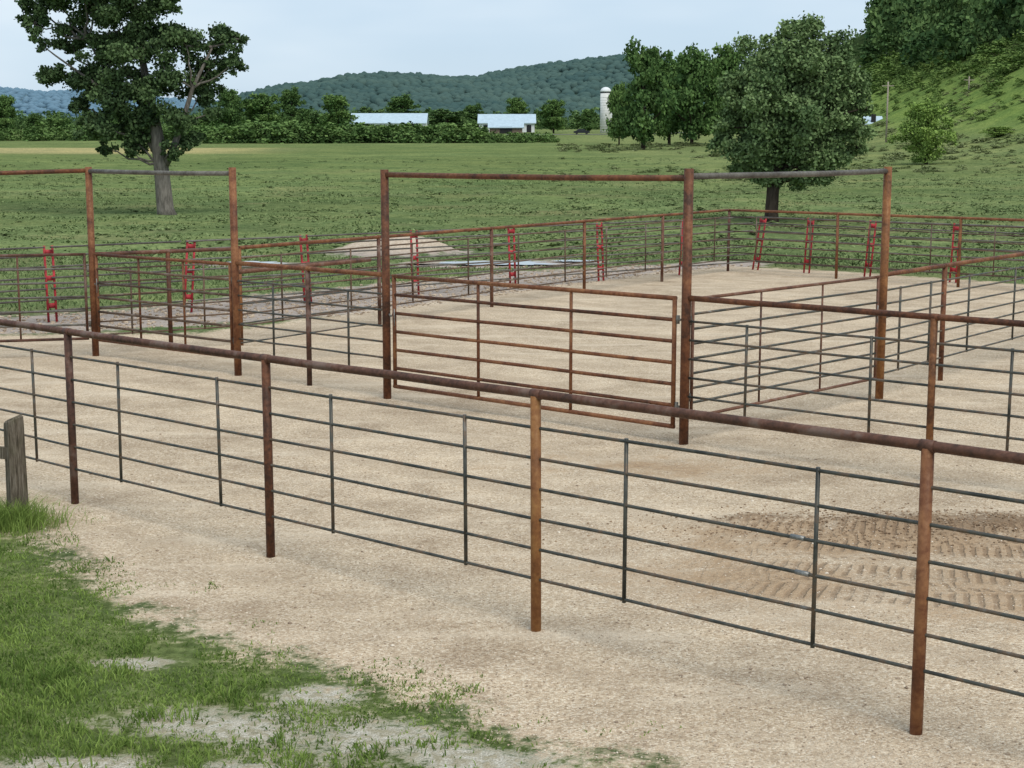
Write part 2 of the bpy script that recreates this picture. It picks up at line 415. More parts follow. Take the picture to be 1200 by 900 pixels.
RODS = (1.47, 1.246, 1.022, .798, .574, .35)
def pipe_fence(label, P, stays=2, rail_mat=None, post_mats=None, hide_end=(False, False), hgt=1.715, rods=RODS, r=.039, rr=.0125, couplings=0, rodm=None, zo=None):
    rail_mat = rail_mat or M_rust_d; rodm = rodm or M_rod
    zo = zo or (lambda p: 0.0)
    o = (P[0][0], P[0][1], 0)
    e = empty("pipe_fence", o, label, "fence")
    for i, (x, y) in enumerate(P):
        if (i == 0 and hide_end[0]) or (i == len(P) - 1 and hide_end[1]): continue
        b = MB(); lean = random.uniform(-.008, .008)
        b.tube([(x - o[0], y - o[1], -.15), (x - o[0] + lean, y - o[1], hgt + zo(P[i]) - .012)], r, 16)
        m = (post_mats[i % len(post_mats)] if post_mats else M_rust)
        link("post", b.mesh("post", m, True), e)
    b = MB(); pts = []
    for i in range(len(P) - 1):
        a = jitter_path((*P[i], hgt + zo(P[i])), (*P[i + 1], hgt + zo(P[i + 1])), 4, .004); pts += a if i == 0 else a[1:]
    b.tube(local(pts, o), r - .005, 16)
    for i, (x, y) in enumerate(P[1:-1]):
        d = (Vector((*P[i + 1], 0)) - Vector((*P[i], 0))).normalized()
        c = Vector((x - o[0], y - o[1], hgt + zo((x, y)))); b.tube([c - d * .045, c + d * .045], r - .001, 16)
    link("top_rail", b.mesh("top_rail", rail_mat, True), e)
    for z in rods:
        b = MB(); pts = []
        for i in range(len(P) - 1):
            a = jitter_path((*P[i], z + zo(P[i])), (*P[i + 1], z + zo(P[i + 1])), 4, .0035); pts += a if i == 0 else a[1:]
        b.tube(local(pts, o), rr, 8)
        link("horizontal_rod", b.mesh("horizontal_rod", rodm, True), e)
        for i in range(len(P) - 1):
            if random.random() < couplings:
                t = random.uniform(.1, .9); q = Vector((*P[i], z + zo(P[i]))).lerp(Vector((*P[i + 1], z + zo(P[i + 1]))), t) - Vector(o)
                d = (Vector((*P[i + 1], 0)) - Vector((*P[i], 0))).normalized()
                b2 = MB(); b2.tube([q - d * .05, q + d * .05], rr + .004, 10)
                link("rod_coupling", b2.mesh("rod_coupling", M_galv, True), e)
    for i in range(len(P) - 1):
        for k in range(stays):
            t = (k + .5) / stays + .02 + random.uniform(-.01, .01)
            x = P[i][0] + (P[i + 1][0] - P[i][0]) * t - o[0]; y = P[i][1] + (P[i + 1][1] - P[i][1]) * t - o[1]
            dz = zo((x + o[0], y + o[1]))
            b = MB(); b.tube([(x, y, rods[-1] - .02 + dz), (x + random.uniform(-.008, .008), y, rods[0] + .02 + dz)], rr + .002, 8)
            link("vertical_stay", b.mesh("vertical_stay", rodm, True), e)
    return e
def along(p, d, s): return (p[0] + d[0] * s, p[1] + d[1] * s)
def unit(a, b):
    l = math.hypot(b[0] - a[0], b[1] - a[1]); return ((b[0] - a[0]) / l, (b[1] - a[1]) / l)
p1, p4 = (-4.34, 14.9), (2.435, 8.83)
dN = unit(p1, p4); sp = math.dist(p1, p4) / 3
NP = [along(p1, dN, sp * k) for k in range(-4, 7)]
pipe_fence("rusty pipe fence with steel rod infill on gravel", NP, 2, M_rust_d,
           [M_rust, M_rust, M_rust, M_rust, M_rust_d, M_rust, M_rust_o, M_rust, M_rust, M_rust, M_rust], couplings=.18, r=.0385,
           zo=lambda p: float(np.interp(p[0], [-4.3, -2.1, .2, 2.4], [0, .015, .035, .055])))

a1, a2 = (-7.05, 25.79), (-4.24, 23.53); b1, b2, b3 = (-1.753, 21.33), (2.046, 18.0), (5.165, 21.33)
a0 = (-10.4, 24.9)
def frame(label, posts, beams, tops, mats):
    o = (*posts[0], 0); e = empty("overhead_gate_frame", o, label, "gate frame")
    for (x, y), t, m in zip(posts, tops, mats):
        b = MB(); b.tube([(x - o[0], y - o[1], -.2), (x - o[0] + random.uniform(-.01, .01), y - o[1], t)], .057, 18)
        link("post", b.mesh("post", m, True), e)
    for (i, j, z0, z1, m) in beams:
        b = MB(); A = Vector((*posts[i], z0)) - Vector(o); B = Vector((*posts[j], z1)) - Vector(o); d = (B - A).normalized()
        b.tube([A - d * .03, A.lerp(B, .33) + Vector((0, 0, -.008)), A.lerp(B, .66) + Vector((0, 0, -.012)), B + d * .03], .037, 14)
        link("cross_beam", b.mesh("cross_beam", m, True), e)
frame("tall rusty pipe gate frame with a grey crossbeam", [a1, a2, a0], [(0, 1, 3.10, 3.10, M_greyp), (0, 2, 3.11, 3.04, M_rust)], [3.17, 3.19, 3.1], [M_rust, M_rust, M_rust])
frame("tall rusty pipe gate frame over a cattle gate", [b1, b2, b3], [(0, 1, 3.12, 3.14, M_rust), (1, 2, 3.16, 3.17, M_greyp)], [3.19, 3.25, 3.23], [M_rust, M_rust, M_rust_o])

def gate(label, A, B, z0, z1, nb, barm, framem, nst=2, gap=.12, hinge='B', rr=.019):
    d = unit(A, B); A = along(A, d, gap); B = along(B, d, -gap)
    L = math.dist(A, B); e = empty("cattle_gate", (*A, 0), label, "gate")
    D = Vector((d[0], d[1], 0))
    b = MB(); q0 = Vector((0, 0, z0)); q1 = D * L + Vector((0, 0, z0)); q2 = D * L + Vector((0, 0, z1)); q3 = Vector((0, 0, z1))
    for s, t in ((q0, q3), (q1, q2), (q3, q2), (q0, q1)):
        u = (t - s).normalized() * .02; b.tube([s - u, t + u], rr + .005, 12)
    link("gate_frame", b.mesh("gate_frame", framem, True), e)
    for i in range(1, nb - 1):
        z = z0 + (z1 - z0) * i / (nb - 1); b = MB(); b.tube(jitter_path((0, 0, z), D * L + Vector((0, 0, z)), 4, .003), rr, 10)
        link("horizontal_bar", b.mesh("horizontal_bar", barm, True), e)
    for k in range(nst):
        q = D * L * (k + 1) / (nst + 1); b = MB(); b.tube([q + Vector((0, 0, z0)), q + Vector((0, 0, z1))], rr - .002, 8)
        link("vertical_stay", b.mesh("vertical_stay", framem, True), e)
    for z in (z0 + .25, z1 - .25):
        b = MB(); q = (D * L if hinge == 'B' else Vector((0, 0, 0))) + Vector((0, 0, z)); sgn = 1 if hinge == 'B' else -1
        b.tube([q, q + D * sgn * (gap - .03)], .014, 8); b.tube([q + D * sgn * .05 - Vector((0, 0, .05)), q + D * sgn * .05 + Vector((0, 0, .05))], .022, 10)
        link("hinge", b.mesh("hinge", M_greyp, True), e)
    b = MB(); q = (Vector((0, 0, 0)) if hinge == 'B' else D * L) + Vector((0, 0, (z0 + z1) / 2 + .3)); sgn = -1 if hinge == 'B' else 1
    prev = q
    for i in range(9):
        c = q + D * sgn * (gap - .02) * i / 8 + Vector((0, 0, -.09 * math.sin(math.pi * i / 8)))
        if i: b.tube([prev, c], .009 if i % 2 else .013, 6)
        prev = c
    b.tube([q + Vector((0, -.03, .02)), q + Vector((0, -.03, -.22))], .008, 6)
    link("latch_chain", b.mesh("latch_chain", M_galv, True), e)
gate("rusty seven bar cattle gate, closed under tall frame", b1, b2, .19, 1.73, 7, M_rust, M_rust, 2, .16, 'B', .023)
gate("thin dark bar cattle gate between tall posts", b2, b3, .3, 1.72, 9, M_rod, M_rust_d, 2, .14, 'A', .0155)
gate("weathered rust and grey cattle gate, closed", a1, a2, .28, 1.72, 7, M_rodr, M_rust, 2, .12, 'B', .021)
gate("grey steel cattle gate beside tall post", a0, a1, .3, 1.72, 7, M_greyp, M_rust_d, 2, .12)

dL = unit(b1, b2)
pipe_fence("short pipe fence joining two tall gate frames", [a2, along(a2, dL, 1.66), b1], 1, M_rust, [M_rust_d], (True, True), hgt=1.74, rr=.015)
pipe_fence("pipe fence with grey rods running from gate frame", [b2] + [along(b2, dL, 3.14 + 3.25 * k) for k in (0, 1, 2, 3)], 2, M_rust, [M_rust_o, M_rust_o], (True, False), hgt=1.745, couplings=.3, rr=.0145)
d2 = (.617, .787)
pipe_fence("rusty dividing pipe fence crossing the gravel pen", [b3] + [along(b3, d2, s) for s in (2.15, 5.95, 9.0, 12.0, 15.0)], 2, M_rust, [M_rust_o, M_rust], (True, False), hgt=1.74, rr=.015, rods=(1.52, 1.33, 1.14, .95, .76, .57, .35))
L3a = (-4.83, 27.2); C = (6.13, 43.6); d3 = unit(L3a, C); l3 = math.dist(L3a, C)
P3 = [along(L3a, d3, l3 * k / 5) for k in range(6)]
BR = (1.55, 1.35, 1.15, .95, .75, .55, .35)
pipe_fence("long rusty perimeter pipe fence beside red panels", P3, 2, M_rust, [M_rust_o, M_rust_d, M_rust_d, M_rust, M_rust_d, M_rust_d], hgt=1.735, rr=.016, rodm=M_rodr, rods=BR)
d4 = (.722, -.692)
pipe_fence("rusty perimeter pipe fence facing the pasture", [C] + [along(C, d4, 3.55 * k) for k in range(1, 8)], 2, M_rust, [M_rust_d, M_rust, M_rust_o], (True, False), hgt=1.735, rr=.016, rodm=M_rodr, rods=BR)
pipe_fence("pipe fence meeting the tall gate frame", [L3a, along(L3a, unit(L3a, a1), 1.3), a1], 1, M_rust_d, [M_rust], (True, True), hgt=1.72, rr=.015, rodm=M_rodr)
pipe_fence("inner sorting pen pipe fence with rod infill", [along(a2, (.57, .82), 0), along(a2, (.57, .82), 3.2)], 1, M_rust_d, [M_rust_d, M_rust_d], (True, True), hgt=1.6, rods=(1.4, 1.1, .8, .5))

# red livestock panels
def panel_proto():
    parts = {}
    b = MB()
    for s in (0, .17):
        b.tube([(s, 0, .02), (s, .04, 1.55)], .026, 8)
    for z in (.35, .9, 1.42): b.box((.085, .02, z), (.17, .03, .10))
    parts['red_upright'] = b.mesh("red_upright", M_red, True)
    b = MB()
    for z in (.25, .47, .69, .91, 1.13, 1.35, 1.52): b.tube([(0, 0, z), (1, 0, z)], .019, 8)
    parts['rail'] = b.mesh("rail", M_greyp, True)
    return parts
PR = panel_proto()
dR = (.771, .637)
PL = []
st0 = along((-9.1, 30.8), dR, -.25)
for k in range(-3, 7):
    A = along(st0, dR, 3.0 * k); PL.append((A, along(A, dR, 3.0)))
q = along(st0, dR, 21.0); A = q
for L_ in (1.7, 1.9, 2.5, 3.0, 2.4, 3.0):
    B = along(A, (.735, -.678), L_); PL.append((A, B)); A = B
for k, (A, B) in enumerate(PL):
    d = unit(A, B); e = empty("livestock_panel", (*A, tz(*A)), "grey railed livestock panel with red uprights", "livestock panel", "livestock panels along the pen edge")
    e.rotation_euler = (0, 0, math.atan2(d[1], d[0]))
    o = link("red_upright", PR['red_upright'], e, (0, 0, 0)); o.rotation_euler = (random.uniform(-.05, .03), random.uniform(-.04, .12), 0)
    o = link("rail", PR['rail'], e, (.1, 0, 0)); o.scale = (math.dist(A, B) - .12, 1, 1)

# wooden post fence
e = empty("wooden_fence", (-4.65, 14.1, 0), "weathered wooden post fence in long grass", "fence")
b = MB()
ring = 14; levels = [(-.1, .102), (.25, .098), (.6, .094), (.9, .092), (.985, .088), (1.005, .07)]; vs = []
for z, r_ in levels:
    for j in range(ring):
        a = 2 * math.pi * j / ring; k = r_ * (1 + .06 * math.sin(a * 3 + z) + .03 * math.sin(a * 7 + 2)); vs.append((k * math.cos(a), k * math.sin(a), z + (.03 * math.cos(a) if z > .9 else 0)))
fs = [(i * ring + j, i * ring + (j + 1) % ring, (i + 1) * ring + (j + 1) % ring, (i + 1) * ring + j) for i in range(len(levels) - 1) for j in range(ring)] + [tuple((len(levels) - 1) * ring + j for j in range(ring))]
b.add(vs, fs); link("post", b.mesh("post", M_wood, False), e)
b = MB(); b.tube([(-3.0, .9, -.1), (-3.0, .9, 1.0)], [.1, .09], 12); link("post", b.mesh("post", M_wood, True), e)
b = MB(); b.box((-1.5, .38, .68), (3.1, .05, .11), math.atan2(.9, -3.0) + math.pi); link("rail_board", b.mesh("rail_board", M_wood), e)

# ------------------------------------------------------------------ foliage
def cards(P, size, tint, rng, up=.35):
    n = len(P)
    a = rng.normal(size=(n, 3)); a /= np.linalg.norm(a, axis=1)[:, None] + 1e-9
    c = rng.normal(size=(n, 3)); c[:, 2] += up; b = np.cross(a, c); b /= np.linalg.norm(b, axis=1)[:, None] + 1e-9
    s = size * rng.uniform(.6, 1.35, n)[:, None]
    V = np.stack([P - a * s * .5, P + b * s * .36, P + a * s * .5, P - b * s * .36], 1).reshape(-1, 3)
    F = np.arange(4 * n).reshape(n, 4)
    return V, F, np.repeat(tint, 4)
def clumps(lobes, rng, sub=9, k=.42, zsq=.8):
    out = []
    for (x, y, z, r) in lobes:
        for i in range(max(4, int(sub))):
            d = rng.normal(size=3); d /= np.linalg.norm(d); q = r * rng.uniform(.35, 1.0)
            out.append((x + d[0] * q, y + d[1] * q, z + d[2] * q * zsq, r * k * rng.uniform(.55, 1.25)))
    return np.array(out)
def crown(lobes, n, size, rng, sub=9, k=.42, pw=.5):
    C_ = clumps(lobes, rng, sub, k); w = C_[:, 3] ** 2; w /= w.sum()
    ci = rng.choice(len(C_), n, p=w); d = rng.normal(size=(n, 3)); d /= np.linalg.norm(d, axis=1)[:, None]
    rad = rng.uniform(0, 1, n) ** pw * (1 + .4 * (rng.uniform(0, 1, n) < .22))
    P = C_[ci, :3] + d * (C_[ci, 3] * rad)[:, None] * np.array([1, 1, .75])
    ct = rng.uniform(0, 1, len(C_)); t = np.clip(ct[ci] * .6 + rng.uniform(0, .45, n), 0, 1)
    V, F, T = cards(P, size, t, rng); return V, F, T, C_
def limb(b, a, c, r0, r1, rng, n=5, wob=.12):
    a = np.array(a, float); c = np.array(c, float); L = np.linalg.norm(c - a); pts = []; rr = []
    for i in range(n + 1):
        t = i / n; p = a + (c - a) * t + (rng.normal(size=3) * wob * L * .25 if 0 < i < n else 0)
        p[2] += math.sin(t * math.pi) * -.04 * L
        pts.append(p); rr.append(r0 + (r1 - r0) * t ** .8)
    b.tube(pts, rr, 7)
def make_tree(name, label, base, trunk, trad, lobes, n, size, lm, bm, seed, sub=9, k=.42, twigs=True, group=None, fork=None):
    rng = np.random.default_rng(seed)
    e = empty(name, (*base, tz(*base)), label, "tree", group)
    V, F, T, C_ = crown(lobes, n, size, rng, sub, k)
    b = MB(); b.tube(trunk, trad, 14)
    tr = np.array(trunk)
    if fork:
        for ft, fr in fork: b.tube(ft, fr, 10)
        tr = np.vstack([tr] + [np.array(ft) for ft, _ in fork])
    for (x, y, z, r) in lobes:
        q = np.array([x, y, z]); cand = tr[tr[:, 2] < z - .2 * r]; cand = cand if len(cand) else tr[1:2]
        st = cand[np.argmin(np.linalg.norm(cand - q, axis=1) + (cand[:, 2] < trunk[2][2] - .1) * 6)]
        L = np.linalg.norm(q - st); limb(b, st, q, .02 * L + .03, .025, rng)
        if twigs:
            near_ = C_[np.linalg.norm(C_[:, :3] - q, axis=1) < r * 1.05][:7]
            for c in near_: limb(b, q, c[:3], .03, .012, rng, 3)
    link("trunk", b.mesh("trunk", bm, True), e)
    link("crown", np_mesh("crown", V, F, lm, False, dict(tint=T)), e)
    return e
def LB(l, bx, by, S, rng, rs=1.0):
    out = []
    for (x, y, r) in l:
        out.append(((x - bx) * S, rng.uniform(-1.0, 1.0) * r * S * .9, (by - y) * S, r * S * rs))
    return out
r1 = np.random.default_rng(5)
L1 = [(68, 2, 32), (50, 22, 20), (52, 38, 18), (110, -20, 45), (160, -35, 50), (205, -34, 34), (125, 22, 36), (175, 15, 38), (214, 5, 22), (88, 55, 26), (125, 68, 32), (172, 66, 34), (150, 45, 32), (200, 45, 24),
      (72, 88, 20), (100, 108, 28), (140, 120, 32), (178, 112, 32), (150, 160, 26), (122, 155, 24), (172, 165, 16), (228, 62, 26), (262, 52, 24), (286, 55, 16), (250, 88, 26), (235, 115, 26), (214, 145, 24),
      (248, 138, 16), (225, 170, 16), (207, 180, 13), (165, 140, 28), (208, 92, 28), (148, 92, 30), (130, 180, 12), (155, 182, 12), (280, 82, 14), (100, 130, 14), (60, 60, 12)]
make_tree("deciduous_tree", "tall dark leafy tree with pale grey trunk in pasture", (-17.3, 77),
          [(0.15, 0, -.3), (.02, 0, .3), (-.1, 0, 2.2), (-.3, 0, 4.2), (-.7, 0, 6.5), (-1.1, .2, 9), (-1.2, .2, 12)], [.56, .42, .37, .3, .2, .13, .05],
          LB(L1, 195, 255, 77 / 1800, r1), 88000, .18, M_leafA, M_bark, 3, 12, .39,
          fork=[([(.0, 0, 2.3), (.5, -.1, 3.2), (1.0, -.2, 4.4), (1.6, -.2, 6.2), (2.6, 0, 8.2)], [.2, .17, .14, .1, .05]),
                ([(-.1, 0, 2.6), (-.9, .2, 4.0), (-2.0, .3, 5.6), (-3.6, .3, 8.6)], [.18, .14, .1, .04])])
L2 = [(925, 54, 32), (890, 70, 32), (958, 68, 32), (867, 97, 30), (905, 98, 40), (950, 98, 40), (983, 94, 26), (996, 112, 18), (857, 132, 25), (890, 142, 40), (930, 142, 40), (968, 137, 35),
      (990, 152, 21), (852, 168, 21), (875, 184, 27), (915, 186, 32), (952, 184, 30), (982, 182, 22), (890, 206, 18), (930, 208, 20), (864, 202, 15), (958, 204, 18), (925, 114, 44), (847, 150, 15), (1003, 130, 12), (912, 42, 12), (942, 40, 12),
      (876, 118, 30), (958, 162, 32), (900, 168, 32), (997, 174, 12), (920, 80, 38), (848, 112, 12), (905, 212, 14), (925, 170, 40), (940, 125, 40), (885, 100, 34)]
make_tree("deciduous_tree", "rounded grey green leafy tree behind pipe fence", (11.85, 70.5),
          [(0, 0, -.3), (0, 0, .5), (.05, 0, 1.9), (.1, 0, 4.2), (.3, 0, 6.4), (.5, 0, 8)], [.4, .3, .27, .18, .1, .04],
          LB(L2, 900, 262, 70.5 / 1800, r1), 95000, .16, M_leafB, M_barkd, 8, 13, .46)

def proto(seed, n, lm, size, low=.06):
    rng = np.random.default_rng(seed); lobes = []
    for i in range(28):
        z = low + (1 - low) * rng.uniform(.08, .88); wmax = .42 * math.sin(math.pi * min(1, (z - low) / (1 - low) * .8 + .2)) ** .6
        a = rng.uniform(0, 6.28); q = wmax * rng.uniform(.1, .85)
        lobes.append((q * math.cos(a), q * math.sin(a), z, rng.uniform(.12, .19)))
    V, F, T, C_ = crown(lobes, n, size, rng, 7, .52)
    V[:, 2] = np.maximum(V[:, 2], .02)
    b = MB(); b.tube([(0, 0, -.06), (0, 0, .2), (.01, 0, .7)], [.03, .022, .01], 7)
    for l in lobes[:8]: limb(b, (0, 0, .2), l[:3], .012, .004, rng, 3)
    return np_mesh("crown", V, F, lm, False, dict(tint=T)), b.mesh("trunk", M_barkd, True)
PRO = {'m0': proto(1, 13000, M_leafC, .042), 'm1': proto(2, 13000, M_leafD, .042), 'm2': proto(3, 5000, M_leafF, .06), 'l': proto(4, 11000, M_leafL, .033, .0), 'm3': proto(6, 6000, M_leafC, .055, .0)}
def midtree(pxx, top, w, D, kind, label, group=None):
    X = (pxx - 600) / 1800 * D; z = tz(X, D); hgt = 3.5 + (172 - top) / 1800 * D - z + .4; wd = w / 1800 * D
    e = empty("deciduous_tree", (X, D, z), label, "tree", group); e.rotation_euler = (0, 0, random.uniform(0, 6.28))
    cr, tk = PRO[kind]
    for nm, me in (("trunk", tk), ("crown", cr)):
        o = link(nm, me, e, (0, 0, 0)); o.scale = (wd * 1.05, wd * 1.05, hgt)
MT = [(752, 55, 86, 255, 'm1', "tall full dark green tree beside the field"), (808, 60, 82, 285, 'm1', "tall dark green tree beside the field"), (845, 56, 76, 300, 'm0', "tall green tree beside the field"),
      (782, 76, 66, 300, 'm0', "dark green tree beside the field"), (724, 100, 36, 300, 'm0', "small green tree near the silo")]
for a in MT: midtree(*a)
for a in [(397, 114, 52, 420, 'm3'), (346, 106, 46, 450, 'm1'), (310, 112, 66, 430, 'm0'), (272, 106, 50, 420, 'm1'), (474, 114, 58, 600, 'm1'), (648, 119, 42, 450, 'm0'), (688, 130, 24, 470, 'm1'), (605, 116, 36, 600, 'm0'),
          (14, 114, 42, 350, 'm0'), (48, 136, 32, 360, 'm1'), (74, 141, 42, 360, 'm3'), (110, 133, 34, 355, 'm0'), (136, 142, 34, 350, 'm1'), (235, 138, 44, 400, 'm0'), (-25, 125, 50, 350, 'm1'),
          (525, 130, 60, 640, 'm2'), (368, 132, 34, 540, 'm2'), (436, 128, 44, 640, 'm2'), (556, 124, 36, 680, 'm1'), (740, 122, 30, 620, 'm2'), (215, 142, 34, 380, 'm3'), (1004, 124, 40, 420, 'm2'), (875, 95, 70, 330, 'm0')]:
    midtree(*a, "leafy green tree at the edge of farm fields", "trees along the valley farm fields")
midtree(1080, 122, 84, 165, 'l', "bright light green small spreading tree by weeds")
midtree(1160, 152, 46, 200, 'l', "low light green bushy tree on slope")

def tile_cards(tmpl, P, sc, hs, tint, rng):
    Vs = []; Ts = []
    for i in range(len(P)):
        V, T = tmpl[i % len(tmpl)]
        a = rng.uniform(0, 6.28); c, s = math.cos(a), math.sin(a)
        x = (V[:, 0] * c - V[:, 1] * s) * sc[i]; y = (V[:, 0] * s + V[:, 1] * c) * sc[i]
        Vs.append(np.stack([x + P[i, 0], y + P[i, 1], V[:, 2] * hs[i] + P[i, 2]], 1)); Ts.append(np.clip(T * .7 + tint[i] * .6 - .15, 0, 1))
    V = np.vstack(Vs); return V, np.arange(len(V)).reshape(-1, 4), np.concatenate(Ts)
def template(seed, n, size, lo=.3, hi=.88, nl=9):
    rng = np.random.default_rng(seed); lobes = []
    for i in range(nl):
        z = rng.uniform(lo, hi); a = rng.uniform(0, 6.28); q = .3 * math.sin(math.pi * min(1, z * .8 + .15)) * rng.uniform(.2, 1)
        lobes.append((q * math.cos(a), q * math.sin(a), z, .2))
    V, F, T, _ = crown(lobes, n, size, rng, 5, .55); return V, T
TM = [template(50 + i, 460, .095) for i in range(5)]
TS = [template(70 + i, 260, .10, .05, .7, 8) for i in range(5)]
rng = np.random.default_rng(77)
P = []
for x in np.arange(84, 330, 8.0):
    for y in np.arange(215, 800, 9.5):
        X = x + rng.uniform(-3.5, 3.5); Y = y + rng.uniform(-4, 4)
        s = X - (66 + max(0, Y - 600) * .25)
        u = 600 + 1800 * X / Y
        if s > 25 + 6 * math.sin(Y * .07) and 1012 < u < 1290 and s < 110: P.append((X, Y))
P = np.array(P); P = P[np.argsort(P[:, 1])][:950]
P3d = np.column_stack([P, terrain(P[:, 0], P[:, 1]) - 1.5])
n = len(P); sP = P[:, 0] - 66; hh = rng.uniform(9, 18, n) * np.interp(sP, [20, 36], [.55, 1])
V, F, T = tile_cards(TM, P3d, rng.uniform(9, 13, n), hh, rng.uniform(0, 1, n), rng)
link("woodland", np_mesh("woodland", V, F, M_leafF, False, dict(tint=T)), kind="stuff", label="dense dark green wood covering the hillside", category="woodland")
def shrubs(name, label, pts, hs, ws, mat, cat, tm=None):
    P = np.array(pts); n = len(P); P3 = np.column_stack([P, terrain(P[:, 0], P[:, 1]) - .12 * np.array(hs)])
    V, F, T = tile_cards(tm or TS, P3, np.array(ws), np.array(hs) * 1.15, rng.uniform(0, 1, n), rng)
    link(name, np_mesh(name, V, F, mat, False, dict(tint=T)), kind="stuff", label=label, category=cat)
pts = []; hs = []; ws = []
for i in range(1400):
    Y = rng.uniform(170, 420); s = rng.uniform(0, 31); up_ = s / 31
    if rng.random() > .10 + .9 * up_ ** 1.4: continue
    pts.append((66 + s, Y)); h_ = rng.uniform(.3, 1.0) + up_ * rng.uniform(0, 3.0); hs.append(h_); ws.append(h_ * rng.uniform(1.8, 3.2))
shrubs("shrubs", "green brush on the grassy hillside", pts, hs, ws, leafmat("brush_leaves", (.085, .145, .042), (.2, .285, .085)), "shrubs")
pts = []; hs = []; ws = []
for i in range(330):
    X = rng.uniform(-62, 9); pts.append((X, 325 + rng.uniform(-5, 9) + .1 * X)); top = np.interp(X, [-62, -50, -40, -36, -18, -14, -8, -5, 9], [4.0, 5.2, 4.4, 4.5, 4.4, 5.0, 4.0, 2.5, 2.1]); h_ = top * rng.uniform(.7, 1.12); hs.append(h_); ws.append(h_ * 1.8)
for i in range(150):
    X = rng.uniform(-150, -62); pts.append((X, 345 + rng.uniform(-6, 12))); h_ = rng.uniform(2.4, 5.0); hs.append(h_); ws.append(h_ * 1.8)
shrubs("shrub_row", "dense green shrub row along the field", pts, hs, ws, M_hedge, "shrub row")
pts = []; hs = []; ws = []
for i in range(520):
    Y = rng.uniform(640, 1080); X = rng.uniform(-.36, .2) * Y; pts.append((X, Y)); h_ = rng.uniform(6, 12); hs.append(h_); ws.append(h_ * rng.uniform(.9, 1.6))
shrubs("valley_woodland", "scattered dark green woods across the far valley", pts, hs, ws, M_leafF, "woodland")
pts = []; hs = []; ws = []
for i in range(1300):
    Y = rng.uniform(125, 300); X = rng.uniform(.03, .36) * Y
    if rng.random() > sstep(.35, .6, fbm(np.array([X / 14]), np.array([Y / 30]), 13))[0]: continue
    pts.append((X, Y)); h_ = rng.uniform(.3, 1.0) * (1 if Y > 180 else .7); hs.append(h_); ws.append(h_ * rng.uniform(2, 5))
shrubs("weedy_brush", "tall yellow green weeds beside the pasture", pts, hs, ws, M_weed, "weeds")
TW = [template(90 + i, 40, .22, .05, .5, 5) for i in range(5)]
pts = []; hs = []; ws = []
for i in range(5200):
    Y = 52 + rng.uniform(0, 1) ** 1.2 * 150; X = rng.uniform(-.38, .38) * Y
    if rng.random() > sstep(.42, .62, fbm(np.array([X / 9]), np.array([Y / 9]), 17))[0] * .8 + .1: continue
    if abs(X + 17.3) < 1 and abs(Y - 77) < 1: continue
    pts.append((X, Y)); h_ = rng.uniform(.08, .28); hs.append(h_); ws.append(h_ * rng.uniform(2.5, 5))
shrubs("pasture_weeds", "low clumps of weeds scattered over the pasture", pts, hs, ws, leafmat("pasture_weed_leaves", (.13, .18, .075), (.22, .27, .12)), "weeds", TW)

def ico(sub):
    bm = bmesh.new(); bmesh.ops.create_icosphere(bm, subdivisions=sub, radius=1)
    V = np.array([v.co[:] for v in bm.verts]); F = np.array([[v.index for v in f.verts] for f in bm.faces]); bm.free(); return V, F
def blobs(P, R, jit, zs, sub, rng, tint=None):
    V0, F0 = ico(sub); n = len(P); m = len(V0)
    V = V0[None] * (1 + rng.uniform(-jit, jit, (n, m, 1))) * (R[:, None, None])
    V = V * (1 + rng.uniform(-.25, .25, (n, 1, 3))); V[:, :, 2] *= zs
    a = rng.uniform(0, 6.28, n); c, s = np.cos(a)[:, None], np.sin(a)[:, None]
    x = V[:, :, 0] * c - V[:, :, 1] * s; y = V[:, :, 0] * s + V[:, :, 1] * c
    V = np.stack([x + P[:, None, 0], y + P[:, None, 1], V[:, :, 2] + P[:, None, 2]], 2)
    F = (F0[None] + (np.arange(n) * m)[:, None, None]).reshape(-1, 3)
    t = rng.uniform(0, 1, n) if tint is None else tint
    return V.reshape(-1, 3), F, np.repeat(t, m)
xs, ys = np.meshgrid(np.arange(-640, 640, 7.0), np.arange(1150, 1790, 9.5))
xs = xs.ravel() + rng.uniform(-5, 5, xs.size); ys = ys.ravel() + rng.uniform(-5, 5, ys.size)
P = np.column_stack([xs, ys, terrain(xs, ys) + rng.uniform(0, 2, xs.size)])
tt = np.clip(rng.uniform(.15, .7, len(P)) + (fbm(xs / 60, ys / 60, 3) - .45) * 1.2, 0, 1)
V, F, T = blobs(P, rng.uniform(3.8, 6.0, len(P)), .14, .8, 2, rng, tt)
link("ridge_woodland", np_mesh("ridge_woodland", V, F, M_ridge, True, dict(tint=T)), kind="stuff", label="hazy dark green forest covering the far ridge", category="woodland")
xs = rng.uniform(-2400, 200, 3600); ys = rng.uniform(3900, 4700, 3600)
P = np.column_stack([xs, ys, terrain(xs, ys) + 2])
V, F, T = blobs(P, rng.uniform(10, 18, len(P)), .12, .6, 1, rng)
link("distant_woodland", np_mesh("distant_woodland", V, F, M_farr, True, dict(tint=T)), kind="stuff", label="blue hazy wooded ridge on the horizon", category="woodland")

